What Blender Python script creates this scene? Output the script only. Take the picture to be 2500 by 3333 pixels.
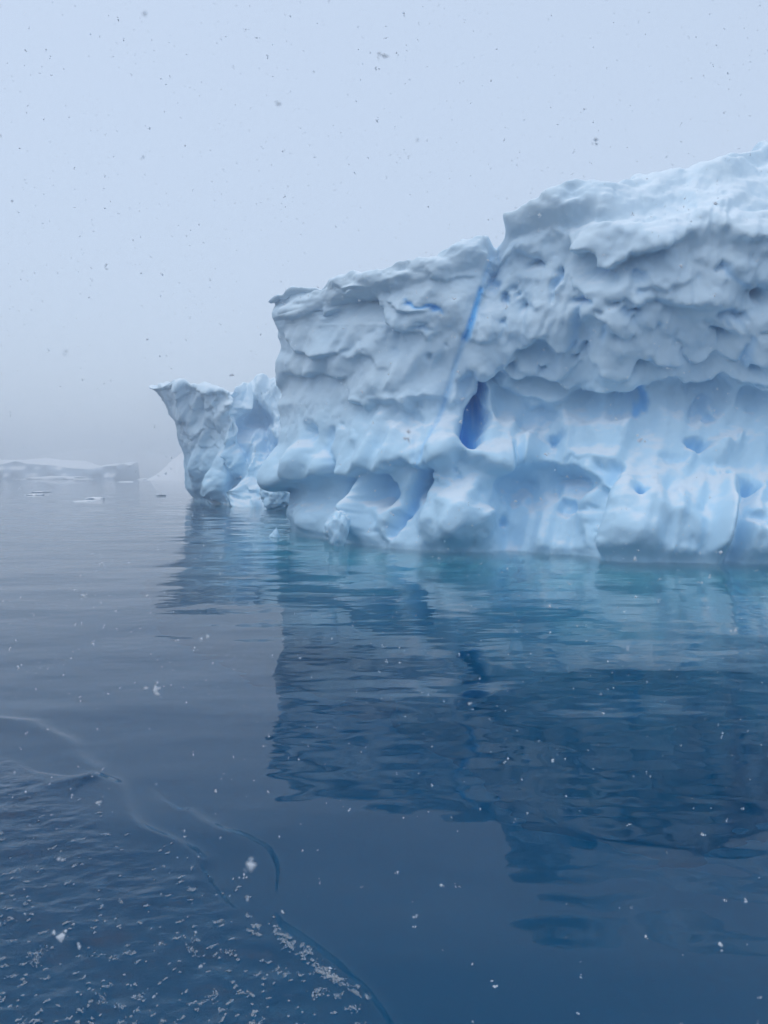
import bpy, math, random
import numpy as np

rng = np.random.default_rng(7)
random.seed(7)
for o in list(bpy.data.objects):
    bpy.data.objects.remove(o)
SC = bpy.context.scene
COL = SC.collection

# ------------------------------------------------------------------ camera
CAM_H = 2.2                    # eye height of somebody standing in a small boat
FPX = 769.0                    # focal length in pixels of a 768 x 1024 frame
HORIZON = 472.0
PITCH = -math.atan((512.0 - HORIZON) / FPX)
cd = bpy.data.cameras.new('camera')
cam = bpy.data.objects.new('camera', cd)
COL.objects.link(cam)
cam.location = (0, 0, CAM_H)
cam.rotation_euler = (math.pi / 2 + PITCH, 0, 0)
cd.sensor_fit = 'VERTICAL'
cd.sensor_height = 24.0
cd.lens = 24.0 * FPX / 1024.0
cd.clip_start = 0.05
cd.clip_end = 5000
cd.dof.use_dof = True
cd.dof.focus_distance = 22.0
cd.dof.aperture_fstop = 4.7        # the wide little lens of a phone: near flakes go soft
SC.camera = cam

# ------------------------------------------------------------------ world, sun, exposure
SUN_EL, SUN_AZ = math.radians(74), math.radians(-95)    # azimuth from +Y, clockwise
w = bpy.data.worlds.new('World')
SC.world = w
w.use_nodes = True
nt = w.node_tree
nt.nodes.clear()
n_out = nt.nodes.new('ShaderNodeOutputWorld')
n_bg = nt.nodes.new('ShaderNodeBackground')
n_sky = nt.nodes.new('ShaderNodeTexSky')
n_sky.sky_type = 'NISHITA'
n_sky.sun_disc = False
n_sky.sun_elevation = SUN_EL
n_sky.sun_rotation = SUN_AZ
n_sky.air_density = 1.2
n_sky.dust_density = 4.0
n_mix = nt.nodes.new('ShaderNodeMix')
n_mix.data_type = 'RGBA'
n_mix.inputs[0].default_value = 0.78          # snow cloud over the whole sky
n_mix.inputs[7].default_value = (5.25, 6.3, 7.9, 1)
nt.links.new(n_sky.outputs[0], n_mix.inputs[6])
nt.links.new(n_mix.outputs[2], n_bg.inputs[0])
nt.links.new(n_bg.outputs[0], n_out.inputs[0])
n_bg.inputs[1].default_value = 0.10

sl = bpy.data.lights.new('sun', 'SUN')
sl.energy = 0.7
sl.angle = math.radians(80)
sl.color = (1.0, 0.98, 0.95)
sun = bpy.data.objects.new('sun', sl)
COL.objects.link(sun)
sun.rotation_euler = (math.pi / 2 - SUN_EL, 0, math.pi - SUN_AZ)
sun.location = (-20, 20, 40)

SC.view_settings.view_transform = 'Standard'
SC.view_settings.look = 'None'
SC.view_settings.exposure = 0.3
SC.view_settings.gamma = 1.0
SC.view_settings.use_curve_mapping = False
cy = SC.cycles
cy.use_denoising = True
cy.max_bounces = 10
cy.diffuse_bounces = 5
cy.glossy_bounces = 4
cy.transmission_bounces = 6
cy.volume_bounces = 8
cy.transparent_max_bounces = 8
cy.sample_clamp_indirect = 6.0
cy.caustics_refractive = True
cy.caustics_reflective = True


# ------------------------------------------------------------------ helpers
def tag(o, label=None, cat=None, group=None, kind=None):
    if label: o['label'] = label
    if cat: o['category'] = cat
    if group: o['group'] = group
    if kind: o['kind'] = kind
    return o


def fast_mesh(name, verts, quads=None, tris=None, smooth=True):
    me = bpy.data.meshes.new(name)
    verts = np.asarray(verts, np.float32)
    me.vertices.add(len(verts))
    me.vertices.foreach_set('co', verts.ravel())
    nq = 0 if quads is None else len(quads)
    ntr = 0 if tris is None else len(tris)
    loops, starts = [], []
    if nq:
        loops.append(np.asarray(quads, np.int32).ravel())
        starts.append(np.arange(nq, dtype=np.int32) * 4)
    if ntr:
        loops.append(np.asarray(tris, np.int32).ravel())
        starts.append(nq * 4 + np.arange(ntr, dtype=np.int32) * 3)
    loops = np.concatenate(loops)
    starts = np.concatenate(starts)
    me.loops.add(len(loops))
    me.loops.foreach_set('vertex_index', loops)
    me.polygons.add(nq + ntr)
    me.polygons.foreach_set('loop_start', starts)
    me.polygons.foreach_set('use_smooth', np.full(nq + ntr, smooth))
    me.update(calc_edges=True)
    me.validate()
    return me


def add_obj(name, me, mat, parent=None):
    o = bpy.data.objects.new(name, me)
    COL.objects.link(o)
    if mat: me.materials.append(mat)
    if parent: o.parent = parent
    return o


def attr(me, name, vals):
    a = me.attributes.new(name, 'FLOAT', 'POINT')
    a.data.foreach_set('value', np.asarray(vals, np.float32))


LAT = rng.standard_normal((48, 48, 48)).astype(np.float32)


def noise3(p, scale, off=0.0):
    """smooth lattice noise about -1..1; p (...,3)"""
    q = p * scale + (off * 7.31 + 11.7)
    i = np.floor(q).astype(np.int32)
    f = (q - i).astype(np.float32)
    f = f * f * f * (f * (f * 6 - 15) + 10)
    i0 = i % 48
    i1 = (i0 + 1) % 48
    x0, y0, z0 = i0[..., 0], i0[..., 1], i0[..., 2]
    x1, y1, z1 = i1[..., 0], i1[..., 1], i1[..., 2]
    fx, fy, fz = f[..., 0], f[..., 1], f[..., 2]
    c00 = LAT[x0, y0, z0] * (1 - fx) + LAT[x1, y0, z0] * fx
    c10 = LAT[x0, y1, z0] * (1 - fx) + LAT[x1, y1, z0] * fx
    c01 = LAT[x0, y0, z1] * (1 - fx) + LAT[x1, y0, z1] * fx
    c11 = LAT[x0, y1, z1] * (1 - fx) + LAT[x1, y1, z1] * fx
    return (c00 * (1 - fy) + c10 * fy) * (1 - fz) + (c01 * (1 - fy) + c11 * fy) * fz


def fbm(p, scale, oct=3, off=0.0, gain=0.5):
    a, s, out = 1.0, scale, 0
    for k in range(oct):
        out = out + a * noise3(p, s, off + k * 3.7)
        a *= gain
        s *= 2.03
    return out


def noise2(x, y, scale, off=0.0, oct=1):
    p = np.stack([x, y, np.full_like(x, off * 1.37)], -1).astype(np.float32)
    return fbm(p, scale, oct, off)


def blur(a, sigma, axis):
    if sigma <= 0: return a
    r = int(3 * sigma + 1)
    k = np.exp(-0.5 * (np.arange(-r, r + 1) / sigma) ** 2)
    k /= k.sum()
    pad = [(0, 0)] * a.ndim
    pad[axis] = (r, r)
    b = np.pad(a, pad, mode='edge')
    out = np.zeros_like(a, dtype=np.float64)
    n = a.shape[axis]
    for j, kk in enumerate(k):
        sl_ = [slice(None)] * a.ndim
        sl_[axis] = slice(j, j + n)
        out += kk * b[tuple(sl_)]
    return out


def sstep(a, b, x):
    t = np.clip((x - a) / (b - a), 0, 1)
    return t * t * (3 - 2 * t)


def at(u, v, Y):
    """photo pixel (2500 x 3333) and a distance Y ahead -> world point"""
    X = (np.asarray(u, float) * 0.3072 - 384.0) / FPX
    U = (512.0 - np.asarray(v, float) * 0.3072) / FPX
    dy = math.cos(PITCH) - U * math.sin(PITCH)
    dz = math.sin(PITCH) + U * math.cos(PITCH)
    t = np.asarray(Y, float) / dy
    return np.stack(np.broadcast_arrays(X * t, dy * t, CAM_H + dz * t), -1)


def water_dist(v):
    """distance ahead at which a pixel row meets the water"""
    U = (512.0 - np.asarray(v, float) * 0.3072) / FPX
    dy = math.cos(PITCH) - U * math.sin(PITCH)
    dz = math.sin(PITCH) + U * math.cos(PITCH)
    return CAM_H * dy / np.maximum(-dz, 1e-4)


def on_water(u, v):
    return at(u, v, water_dist(v))


def surface_nets(f):
    ins = f < 0
    A, B, C = f.shape
    cnt = np.zeros((A - 1, B - 1, C - 1), np.int8)
    for i in (0, 1):
        for j in (0, 1):
            for k in (0, 1):
                cnt += ins[i:A - 1 + i, j:B - 1 + j, k:C - 1 + k]
    act = (cnt > 0) & (cnt < 8)
    ci = np.argwhere(act)
    idx = np.full(act.shape, -1, np.int32)
    idx[act] = np.arange(len(ci), dtype=np.int32)
    corners = [(i, j, k) for i in (0, 1) for j in (0, 1) for k in (0, 1)]
    V = [f[ci[:, 0] + c[0], ci[:, 1] + c[1], ci[:, 2] + c[2]] for c in corners]
    pos = np.zeros((len(ci), 3), np.float32)
    num = np.zeros(len(ci), np.float32)
    for a in range(8):
        for b in range(a + 1, 8):
            d = [corners[b][q] - corners[a][q] for q in range(3)]
            if sum(abs(q) for q in d) != 1: continue
            m = (V[a] < 0) != (V[b] < 0)
            t = np.where(m, V[a] / np.where(m, V[a] - V[b], 1), 0)
            for q in range(3):
                pos[:, q] += np.where(m, corners[a][q] + t * d[q], 0)
            num += m
    pos = pos / num[:, None] + ci
    quads = []
    for ax in range(3):
        b_, c_ = (ax + 1) % 3, (ax + 2) % 3
        s0 = [slice(None)] * 3
        s1 = [slice(None)] * 3
        s0[ax] = slice(0, -1)
        s1[ax] = slice(1, None)
        d = ins[tuple(s0)] != ins[tuple(s1)]
        e = np.argwhere(d)
        e = e[(e[:, b_] >= 1) & (e[:, c_] >= 1) & (e[:, b_] < f.shape[b_] - 1) & (e[:, c_] < f.shape[c_] - 1)]
        first = ins[e[:, 0], e[:, 1], e[:, 2]]
        def cell(db, dc):
            g = e.copy()
            g[:, b_] -= db
            g[:, c_] -= dc
            return idx[g[:, 0], g[:, 1], g[:, 2]]
        q = np.stack([cell(1, 1), cell(0, 1), cell(0, 0), cell(1, 0)], 1)
        q[~first] = q[~first][:, ::-1]
        quads.append(q)
    return pos, np.concatenate(quads)


# ------------------------------------------------------------------ relief features, written in photo pixels and metres
class Relief:
    def __init__(s, PX, PY, rag=(7, 3), seed=0):
        s.h = np.zeros_like(PX)
        s.blue = np.zeros_like(PX)
        wx = rag[0] * noise2(PX, PY, 1 / 34, seed + 1) + rag[1] * noise2(PX, PY, 1 / 11, seed + 2)
        wy = rag[0] * noise2(PX, PY, 1 / 34, seed + 3) + rag[1] * noise2(PX, PY, 1 / 11, seed + 4)
        s.X0, s.Y0 = PX, PY
        s.X, s.Y = PX + wx, PY + wy

    def line(s, pts, exact=False):
        X, Y = (s.X0, s.Y0) if exact else (s.X, s.Y)
        best = np.full(X.shape, 1e9)
        sgn = np.ones(X.shape)
        par = np.zeros(X.shape)
        L = 0
        P = np.array(pts, float)
        segl = np.hypot(*(P[1:] - P[:-1]).T)
        for k in range(len(P) - 1):
            (x0, y0), (x1, y1) = P[k], P[k + 1]
            dx, dy = x1 - x0, y1 - y0
            t = np.clip(((X - x0) * dx + (Y - y0) * dy) / (dx * dx + dy * dy), 0, 1)
            d = np.hypot(X - x0 - t * dx, Y - y0 - t * dy)
            m = d < best
            best = np.where(m, d, best)
            cr = dx * (Y - y0) - dy * (X - x0)
            sgn = np.where(m, np.where(cr < 0, 1, -1), sgn)
            par = np.where(m, (L + t * segl[k]), par)
            L += segl[k]
        return best, sgn, par / L

    def edge(s, pts, a, fu=45, fd=35, below=0.6, soft=5):
        """lobe with a ragged lower edge: the side left of travel stands proud"""
        d, g, par = s.line(pts)
        q = d * g
        endf = sstep(0, 0.10, par) * sstep(1, 0.90, par)
        endf = 0.25 + 0.75 * endf
        up = np.exp(-np.maximum(q, 0) / fu)
        dn = -below * np.exp(-np.maximum(-q, 0) / fd)
        st = sstep(-soft, soft, q)
        # fade past the ends of the line
        P0, P1 = np.array(pts[0]), np.array(pts[-1])
        s.h += a * endf * (st * up + (1 - st) * dn)

    def niche(s, x, y, rx, ry, depth, ang=0, soft=0.35, tilt=0.7, blue=0, sat=True):
        c, n = math.cos(math.radians(ang)), math.sin(math.radians(ang))
        k = 1.6 if min(rx, ry) < 50 else 1.0
        dx, dy = s.X0 + k * (s.X - s.X0) - x, s.Y0 + k * (s.Y - s.Y0) - y
        p, q = (c * dx + n * dy) / rx, (-n * dx + c * dy) / ry
        r = np.hypot(p, q)
        b = sstep(1, 1 - soft, r)
        ramp = np.clip(1 - tilt * (0.5 + 0.5 * q), 0.1, 1)
        s.h -= depth * b * ramp
        if blue: s.blue = np.maximum(s.blue, (blue if blue > 0.8 else 0.65 * blue) * (sstep(1.0, 0.5, r) if blue > 0.8 else sstep(0.95, 0.3, r)))
        if sat and min(rx, ry) < 40 and max(rx, ry) < 60:      # melt holes run together with smaller hollows beside them
            r_ = np.random.default_rng(int(x * 7 + y))
            for m in range(2):
                a = r_.uniform(0, 6.28)
                f = r_.uniform(0.45, 0.8)
                s.niche(x + math.cos(a) * rx * 0.95, y + math.sin(a) * ry * 0.95, rx * f, ry * f, depth * 0.5, ang + r_.uniform(-40, 40), 0.7, tilt, blue * 0.4, False)

    def bump(s, x, y, rx, ry, a, ang=0, p_=2.0):
        c, n = math.cos(math.radians(ang)), math.sin(math.radians(ang))
        dx, dy = s.X - x, s.Y - y
        p, q = (c * dx + n * dy) / rx, (-n * dx + c * dy) / ry
        r = np.hypot(p, q)
        s.h += a * np.clip(1 - r ** p_, 0, 1) ** 1.1

    def crack(s, pts, wid, depth, blue=0, exact=False, bw=1.2):
        d, g, par = s.line(pts, exact)
        f = sstep(0, 0.06, par) * sstep(1, 0.94, par)
        pr = np.exp(-(d / wid) ** 2)
        s.h -= depth * pr * f
        if blue: s.blue = np.maximum(s.blue, blue * f * sstep(bw * 1.6 * wid, bw * 0.5 * wid, d))

    def lobes(s, mask, cx, cy, amp, seed, rxr=(0.6, 1.0), ryr=(0.7, 1.2), slant=0.0):
        """shingled drops of ice, each hanging proud at its lower end"""
        r_ = np.random.default_rng(seed)
        H = np.zeros_like(s.h)
        x0, x1, y0, y1 = s.X0.min(), s.X0.max(), s.Y0.min(), s.Y0.max()
        yy = y0
        row = 0
        while yy < y1 + cy:
            xx = x0 + (row % 2) * cx * 0.5
            while xx < x1 + cx:
                px, py = xx + r_.uniform(-.4, .4) * cx, yy + r_.uniform(-.4, .4) * cy
                rx, ry = cx * r_.uniform(*rxr), cy * r_.uniform(*ryr)
                a = amp * r_.uniform(0.35, 1.1)
                m = (np.abs(s.X - px) < rx) & (np.abs(s.Y - py) < ry)
                if m.any():
                    p = (s.X[m] - px - slant * (s.Y[m] - py)) / rx
                    q = (s.Y[m] - py) / ry
                    r = np.hypot(p, q)
                    v = a * (0.45 + 0.55 * q) * sstep(1.0, 0.86, r)
                    H[m] = np.maximum(H[m], v)
                xx += cx
            yy += cy
            row += 1
        s.h += H * mask


def build_sheet(P, N, H, blue, nrange, dn, droop, amp3, rough_scale, seed):
    """solid shell round the sheet P (s,t,3): the ice surface with overhangs, as mesh data"""
    S, T = H.shape
    ds_t = np.linalg.norm(np.gradient(P, axis=1), axis=2) + 1e-4
    ns = np.arange(nrange[0], nrange[1] + dn, dn)
    f = np.empty((S, T, len(ns)), np.float32)
    tt = np.arange(T)[None, :].repeat(S, 0)
    ss = np.arange(S)[:, None].repeat(T, 1)
    for k, n in enumerate(ns):
        ti = np.clip(tt + droop * n / ds_t, 0, T - 1.001)
        i0 = ti.astype(int)
        fr = ti - i0
        h = H[ss, i0] * (1 - fr) + H[ss, i0 + 1] * fr
        f[:, :, k] = n - h
    band = np.argwhere(np.abs(f) < 0.34)
    W = P[band[:, 0], band[:, 1]] + N[band[:, 0], band[:, 1]] * ns[band[:, 2]][:, None]
    W = W.astype(np.float32)
    a = amp3[band[:, 0], band[:, 1]]
    nz = 0.55 * noise3(W, rough_scale, seed) + 0.30 * noise3(W, rough_scale * 2.3, seed + 5) + 0.16 * noise3(W, rough_scale * 5, seed + 9)
    f[band[:, 0], band[:, 1], band[:, 2]] += (a * nz).astype(np.float32)
    f[:, :, 0] = -1
    f[:, :, -1] = 1
    pos, quads = surface_nets(f)
    i = np.clip(pos[:, 0].astype(int), 0, S - 2)
    j = np.clip(pos[:, 1].astype(int), 0, T - 2)
    fi = (pos[:, 0] - i)[:, None]
    fj = (pos[:, 1] - j)[:, None]
    def bil(A):
        return (A[i, j] * (1 - fi) + A[i + 1, j] * fi) * (1 - fj) + (A[i, j + 1] * (1 - fi) + A[i + 1, j + 1] * fi) * fj
    n = (nrange[0] + pos[:, 2] * dn)[:, None]
    V = bil(P) + bil(N) * n
    ti = np.clip(pos[:, 1] + droop.reshape(S, T)[i, j] * n[:, 0] / ds_t[i, j], 0, T - 1).astype(int)
    bl = blue[i, ti]
    return V, quads, bl


def normals_of(P, sig):
    Q = blur(blur(P, sig, 0), sig, 1)
    N = np.cross(np.gradient(Q, axis=0), np.gradient(Q, axis=1))
    N /= np.linalg.norm(N, axis=2, keepdims=True) + 1e-9
    N = blur(blur(N, sig * 0.6, 0), sig * 0.6, 1)
    return N / (np.linalg.norm(N, axis=2, keepdims=True) + 1e-9)


# ------------------------------------------------------------------ materials
def new_mat(name):
    m = bpy.data.materials.new(name)
    m.use_nodes = True
    m.node_tree.nodes.clear()
    return m, m.node_tree.nodes, m.node_tree.links


def ice_material(name, ice, snow, blue, sss=0.0, bump=0.25, snow_lo=0.45, snow_hi=0.8, sc=1.0, low_tint=None):
    m, N, L = new_mat(name)
    out = N.new('ShaderNodeOutputMaterial')
    b = N.new('ShaderNodeBsdfPrincipled')
    L.new(b.outputs[0], out.inputs[0])
    tc = N.new('ShaderNodeTexCoord')
    # slow change from bubbly to clear ice
    n1 = N.new('ShaderNodeTexNoise')
    n1.inputs['Scale'].default_value = 0.55 * sc
    n1.inputs['Detail'].default_value = 5
    L.new(tc.outputs['Object'], n1.inputs['Vector'])
    r1 = N.new('ShaderNodeMapRange')
    r1.inputs[1].default_value = 0.35
    r1.inputs[2].default_value = 0.7
    L.new(n1.outputs[0], r1.inputs[0])
    c1 = N.new('ShaderNodeMix')
    c1.data_type = 'RGBA'
    c1.inputs[6].default_value = (*ice, 1)
    c1.inputs[7].default_value = (ice[0] * 0.90, ice[1] * 0.95, ice[2] * 0.99, 1)
    L.new(r1.outputs[0], c1.inputs[0])
    if low_tint:
        # bluer tint low down, greyer above, with an uneven boundary
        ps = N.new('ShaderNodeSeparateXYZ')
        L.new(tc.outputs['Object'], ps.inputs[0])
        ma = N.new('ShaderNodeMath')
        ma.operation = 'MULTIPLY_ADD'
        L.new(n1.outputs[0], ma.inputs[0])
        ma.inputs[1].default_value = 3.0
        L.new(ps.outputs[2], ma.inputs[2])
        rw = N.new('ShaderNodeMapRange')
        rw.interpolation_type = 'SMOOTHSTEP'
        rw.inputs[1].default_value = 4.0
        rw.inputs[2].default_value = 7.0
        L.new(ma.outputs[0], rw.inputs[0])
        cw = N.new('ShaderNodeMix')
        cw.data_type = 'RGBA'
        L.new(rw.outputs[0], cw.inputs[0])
        cw.inputs[6].default_value = (*low_tint, 1)
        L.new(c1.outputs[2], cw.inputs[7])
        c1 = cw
    # blown snow on what faces up
    ge = N.new('ShaderNodeNewGeometry')
    sx = N.new('ShaderNodeSeparateXYZ')
    L.new(ge.outputs['Normal'], sx.inputs[0])
    n2 = N.new('ShaderNodeTexNoise')
    n2.inputs['Scale'].default_value = 2.2 * sc
    n2.inputs['Detail'].default_value = 6
    L.new(tc.outputs['Object'], n2.inputs['Vector'])
    ad = N.new('ShaderNodeMath')
    ad.operation = 'MULTIPLY_ADD'
    L.new(n2.outputs[0], ad.inputs[0])
    ad.inputs[1].default_value = 0.5
    L.new(sx.outputs[2], ad.inputs[2])
    r2 = N.new('ShaderNodeMapRange')
    r2.interpolation_type = 'SMOOTHSTEP'
    r2.inputs[1].default_value = snow_lo + 0.25
    r2.inputs[2].default_value = snow_hi + 0.25
    L.new(ad.outputs[0], r2.inputs[0])
    c2 = N.new('ShaderNodeMix')
    c2.data_type = 'RGBA'
    L.new(r2.outputs[0], c2.inputs[0])
    L.new(c1.outputs[2], c2.inputs[6])
    c2.inputs[7].default_value = (*snow, 1)
    # bubble-free blue ice in veins and holes
    at_ = N.new('ShaderNodeAttribute')
    at_.attribute_name = 'blue_ice'
    c3 = N.new('ShaderNodeMix')
    c3.data_type = 'RGBA'
    L.new(at_.outputs['Fac'], c3.inputs[0])
    L.new(c2.outputs[2], c3.inputs[6])
    c3.inputs[7].default_value = (*blue, 1)
    L.new(c3.outputs[2], b.inputs['Base Color'])
    b.inputs['Roughness'].default_value = 0.55
    b.inputs['IOR'].default_value = 1.31
    b.inputs['Specular IOR Level'].default_value = 0.3
    if sss:
        b.inputs['Subsurface Weight'].default_value = sss
        b.inputs['Subsurface Radius'].default_value = (0.25, 0.55, 1.0)
        b.inputs['Subsurface Scale'].default_value = 0.10
    n3 = N.new('ShaderNodeTexNoise')
    n3.inputs['Scale'].default_value = 7 * sc
    n3.inputs['Detail'].default_value = 7
    n3.inputs['Roughness'].default_value = 0.6
    L.new(tc.outputs['Object'], n3.inputs['Vector'])
    bp = N.new('ShaderNodeBump')
    bp.inputs['Strength'].default_value = bump
    bp.inputs['Distance'].default_value = 0.06 / sc
    L.new(n3.outputs[0], bp.inputs['Height'])
    L.new(bp.outputs[0], b.inputs['Normal'])
    return m


ICE = ice_material('glacier_ice', (0.65, 0.785, 0.87), (0.74, 0.84, 0.91), (0.18, 0.55, 0.95), sss=0.0, bump=0.07, low_tint=(0.56, 0.79, 0.94), snow_lo=0.55, snow_hi=0.9)
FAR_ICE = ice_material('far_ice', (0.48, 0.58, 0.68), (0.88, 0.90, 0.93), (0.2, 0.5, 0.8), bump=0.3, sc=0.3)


def water_material():
    m, N, L = new_mat('sea_water')
    out = N.new('ShaderNodeOutputMaterial')
    g = N.new('ShaderNodeBsdfGlass')
    g.inputs['IOR'].default_value = 1.33
    g.inputs['Roughness'].default_value = 0.0
    g.inputs['Color'].default_value = (1, 1, 1, 1)
    L.new(g.outputs[0], out.inputs[0])
    va = N.new('ShaderNodeVolumeAbsorption')
    va.inputs['Color'].default_value = (0.0, 0.74, 0.82, 1)
    va.inputs['Density'].default_value = 0.36
    L.new(va.outputs[0], out.inputs[1])
    tc = N.new('ShaderNodeTexCoord')
    def layer(scale, sx, sy, detail, rot=0.0, dist=0.0):
        mp = N.new('ShaderNodeMapping')
        mp.inputs['Scale'].default_value = (sx, sy, 1)
        mp.inputs['Rotation'].default_value = (0, 0, rot)
        L.new(tc.outputs['Object'], mp.inputs['Vector'])
        t = N.new('ShaderNodeTexNoise')
        t.inputs['Scale'].default_value = scale
        t.inputs['Detail'].default_value = detail
        t.inputs['Roughness'].default_value = 0.45
        t.inputs['Distortion'].default_value = dist
        L.new(mp.outputs[0], t.inputs['Vector'])
        return t.outputs[0]
    def mul(a, k):
        q = N.new('ShaderNodeMath')
        q.operation = 'MULTIPLY'
        L.new(a, q.inputs[0])
        if isinstance(k, float): q.inputs[1].default_value = k
        else: L.new(k, q.inputs[1])
        return q.outputs[0]
    def add(a, b):
        q = N.new('ShaderNodeMath')
        L.new(a, q.inputs[0])
        L.new(b, q.inputs[1])
        return q.outputs[0]
    swell = layer(0.55, 0.6, 1.0, 1.0, 0.2)
    rip = layer(1.7, 0.55, 1.0, 2.0, -0.15)
    fine = layer(6.0, 0.6, 1.0, 2.0, 0.1)
    chop = layer(14.0, 0.6, 1.0, 3.0, -0.35, 0.4)
    ac = N.new('ShaderNodeAttribute')
    ac.attribute_name = 'chop'
    ar = N.new('ShaderNodeAttribute')
    ar.attribute_name = 'ripple'
    h = add(mul(swell, 0.075), mul(rip, 0.016))
    h = add(h, mul(mul(fine, 0.0048), ar.outputs['Fac']))
    h = add(h, mul(mul(chop, 0.016), ac.outputs['Fac']))
    bp = N.new('ShaderNodeBump')
    bp.inputs['Strength'].default_value = 1.0
    bp.inputs['Distance'].default_value = 1.0
    L.new(h, bp.inputs['Height'])
    L.new(bp.outputs[0], g.inputs['Normal'])
    return m


def plain(name, col, rough=0.8, spec=0.3, trans=0.0, see=0.0):
    m, N, L = new_mat(name)
    out = N.new('ShaderNodeOutputMaterial')
    b = N.new('ShaderNodeBsdfPrincipled')
    t = N.new('ShaderNodeTexNoise')
    t.inputs['Scale'].default_value = 3.0
    mx = N.new('ShaderNodeMix')
    mx.data_type = 'RGBA'
    mx.inputs[6].default_value = (*[c * 0.9 for c in col], 1)
    mx.inputs[7].default_value = (*col, 1)
    L.new(t.outputs[0], mx.inputs[0])
    L.new(mx.outputs[2], b.inputs['Base Color'])
    b.inputs['Roughness'].default_value = rough
    b.inputs['Specular IOR Level'].default_value = spec
    sh = b.outputs[0]
    for k, kind in ((trans, 'ShaderNodeBsdfTranslucent'), (see, 'ShaderNodeBsdfTransparent')):
        if k:
            t2 = N.new(kind)
            if kind.endswith('Translucent'): t2.inputs[0].default_value = (*col, 1)
            ms = N.new('ShaderNodeMixShader')
            ms.inputs[0].default_value = k
            L.new(sh, ms.inputs[1])
            L.new(t2.outputs[0], ms.inputs[2])
            sh = ms.outputs[0]
    L.new(sh, out.inputs[0])
    return m


WATER = water_material()
PALE_FLOOR = plain('backscatter_pale', (0.30, 0.80, 0.95), 1.0, 0.0)  # colour of the added floor, seen up through the absorbing water
FLAKE = plain('snowflake', (0.92, 0.94, 0.96), 0.9, 0.1, trans=0.65)
SNOW = plain('fresh_snow', (0.90, 0.92, 0.95), 0.9, 0.1)
FOAM = plain('foam_bubbles', (0.48, 0.53, 0.58), 0.5, 0.4, see=0.62)

# ------------------------------------------------------------------ sea: one sheet out into the fog, with the boat's wake in it
WAKES = [  # polylines in photo pixels (on the water), crest height, width in metres
    ([(-200, 2330), (0, 2350), (120, 2362), (220, 2415), (268, 2465), (275, 2510), (250, 2538)], 0.022, 0.085, 1.2),
    ([(-100, 2600), (90, 2572), (180, 2550), (250, 2538)], 0.007, 0.07, None),
    ([(250, 2538), (320, 2560), (390, 2620), (470, 2700), (530, 2745), (600, 2800)], 0.024, 0.07, 3.0),
    ([(640, 2660), (720, 2700), (790, 2745), (850, 2820), (890, 2930), (908, 3010), (960, 3050), (1040, 3110), (1120, 3190), (1200, 3290), (1260, 3400)], 0.016, 0.045, 4.0),
]
CHOP_POLY = [(-400, 2420), (0, 2440), (140, 2500), (230, 2570), (330, 2620), (440, 2720), (560, 2760), (760, 2860), (880, 2980), (1000, 3090), (1100, 3190), (1230, 3360), (1300, 3700), (-900, 3700)]


def poly_dist(x, y, pts):
    best = np.full(x.shape, 1e9)
    sg = np.zeros(x.shape)
    for (x0, y0), (x1, y1) in zip(pts[:-1], pts[1:]):
        dx, dy = x1 - x0, y1 - y0
        t = np.clip(((x - x0) * dx + (y - y0) * dy) / (dx * dx + dy * dy), 0, 1)
        d = np.hypot(x - x0 - t * dx, y - y0 - t * dy)
        m = d < best
        best = np.where(m, d, best)
        sg = np.where(m, np.sign(dx * (y - y0) - dy * (x - x0)), sg)
    return best, sg


def in_poly(x, y, pts):
    c = np.zeros(x.shape, bool)
    j = len(pts) - 1
    for i in range(len(pts)):
        xi, yi = pts[i]
        xj, yj = pts[j]
        if yi != yj:
            c ^= ((yi > y) != (yj > y)) & (x < (xj - xi) * (y - yi) / (yj - yi) + xi)
        j = i
    return c


def to_world(pts, rounds=0):
    P = [np.array(on_water(u, v)[:2]) for u, v in pts]
    for k in range(rounds):                     # round the corners off
        Q = [P[0]]
        for a, b in zip(P[:-1], P[1:]):
            Q += [0.75 * a + 0.25 * b, 0.25 * a + 0.75 * b]
        P = Q + [P[-1]]
    return [tuple(p_) for p_ in P]


def sea_relief(wx, wy):
    """height of the wake and, inside it, how choppy the water is"""
    nzx = 0.05 * noise2(wx, wy, 1.6, 5) + 0.003 * noise2(wx, wy, 9, 6)
    nzy = 0.05 * noise2(wx, wy, 1.6, 7) + 0.003 * noise2(wx, wy, 9, 8)
    zz = np.zeros(wx.shape)
    for pts, hgt, wid, flip in WAKES:
        d, sg = poly_dist(wx + nzx, wy + nzy, to_world(pts, 3))
        q = d * sg
        mod = 0.9 + 0.15 * noise2(wx, wy, 1.1, 12)
        # a small front: steep on the outside, dying away slowly on the boat's side
        if flip is None:
            zz += hgt * mod * np.exp(-(q / wid) ** 2)
            continue
        zz += hgt * mod * np.where(q > 0, np.exp(-(q / wid) ** 2), np.exp(-np.abs(q) / (flip * wid)) * (1 + np.abs(q) / (flip * wid)))
    poly = to_world(CHOP_POLY)
    inside = in_poly(wx + nzx, wy + nzy, poly)
    d, _ = poly_dist(wx, wy, poly)
    ch = np.where(inside, sstep(0, 0.35, d), 0)
    p3 = np.stack([wx * 0.9, wy * 1.3, 0 * wx], -1).astype(np.float32)
    zz += ch * 0.006 * (noise3(p3, 6.0, 1) + 0.6 * noise3(p3, 13.0, 2))
    return zz, ch


def swell(X, Y, R):
    return 0.012 * np.sin(0.55 * Y + 0.16 * X + 0.7) * sstep(2, 8, R) * sstep(120, 40, R)


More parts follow.
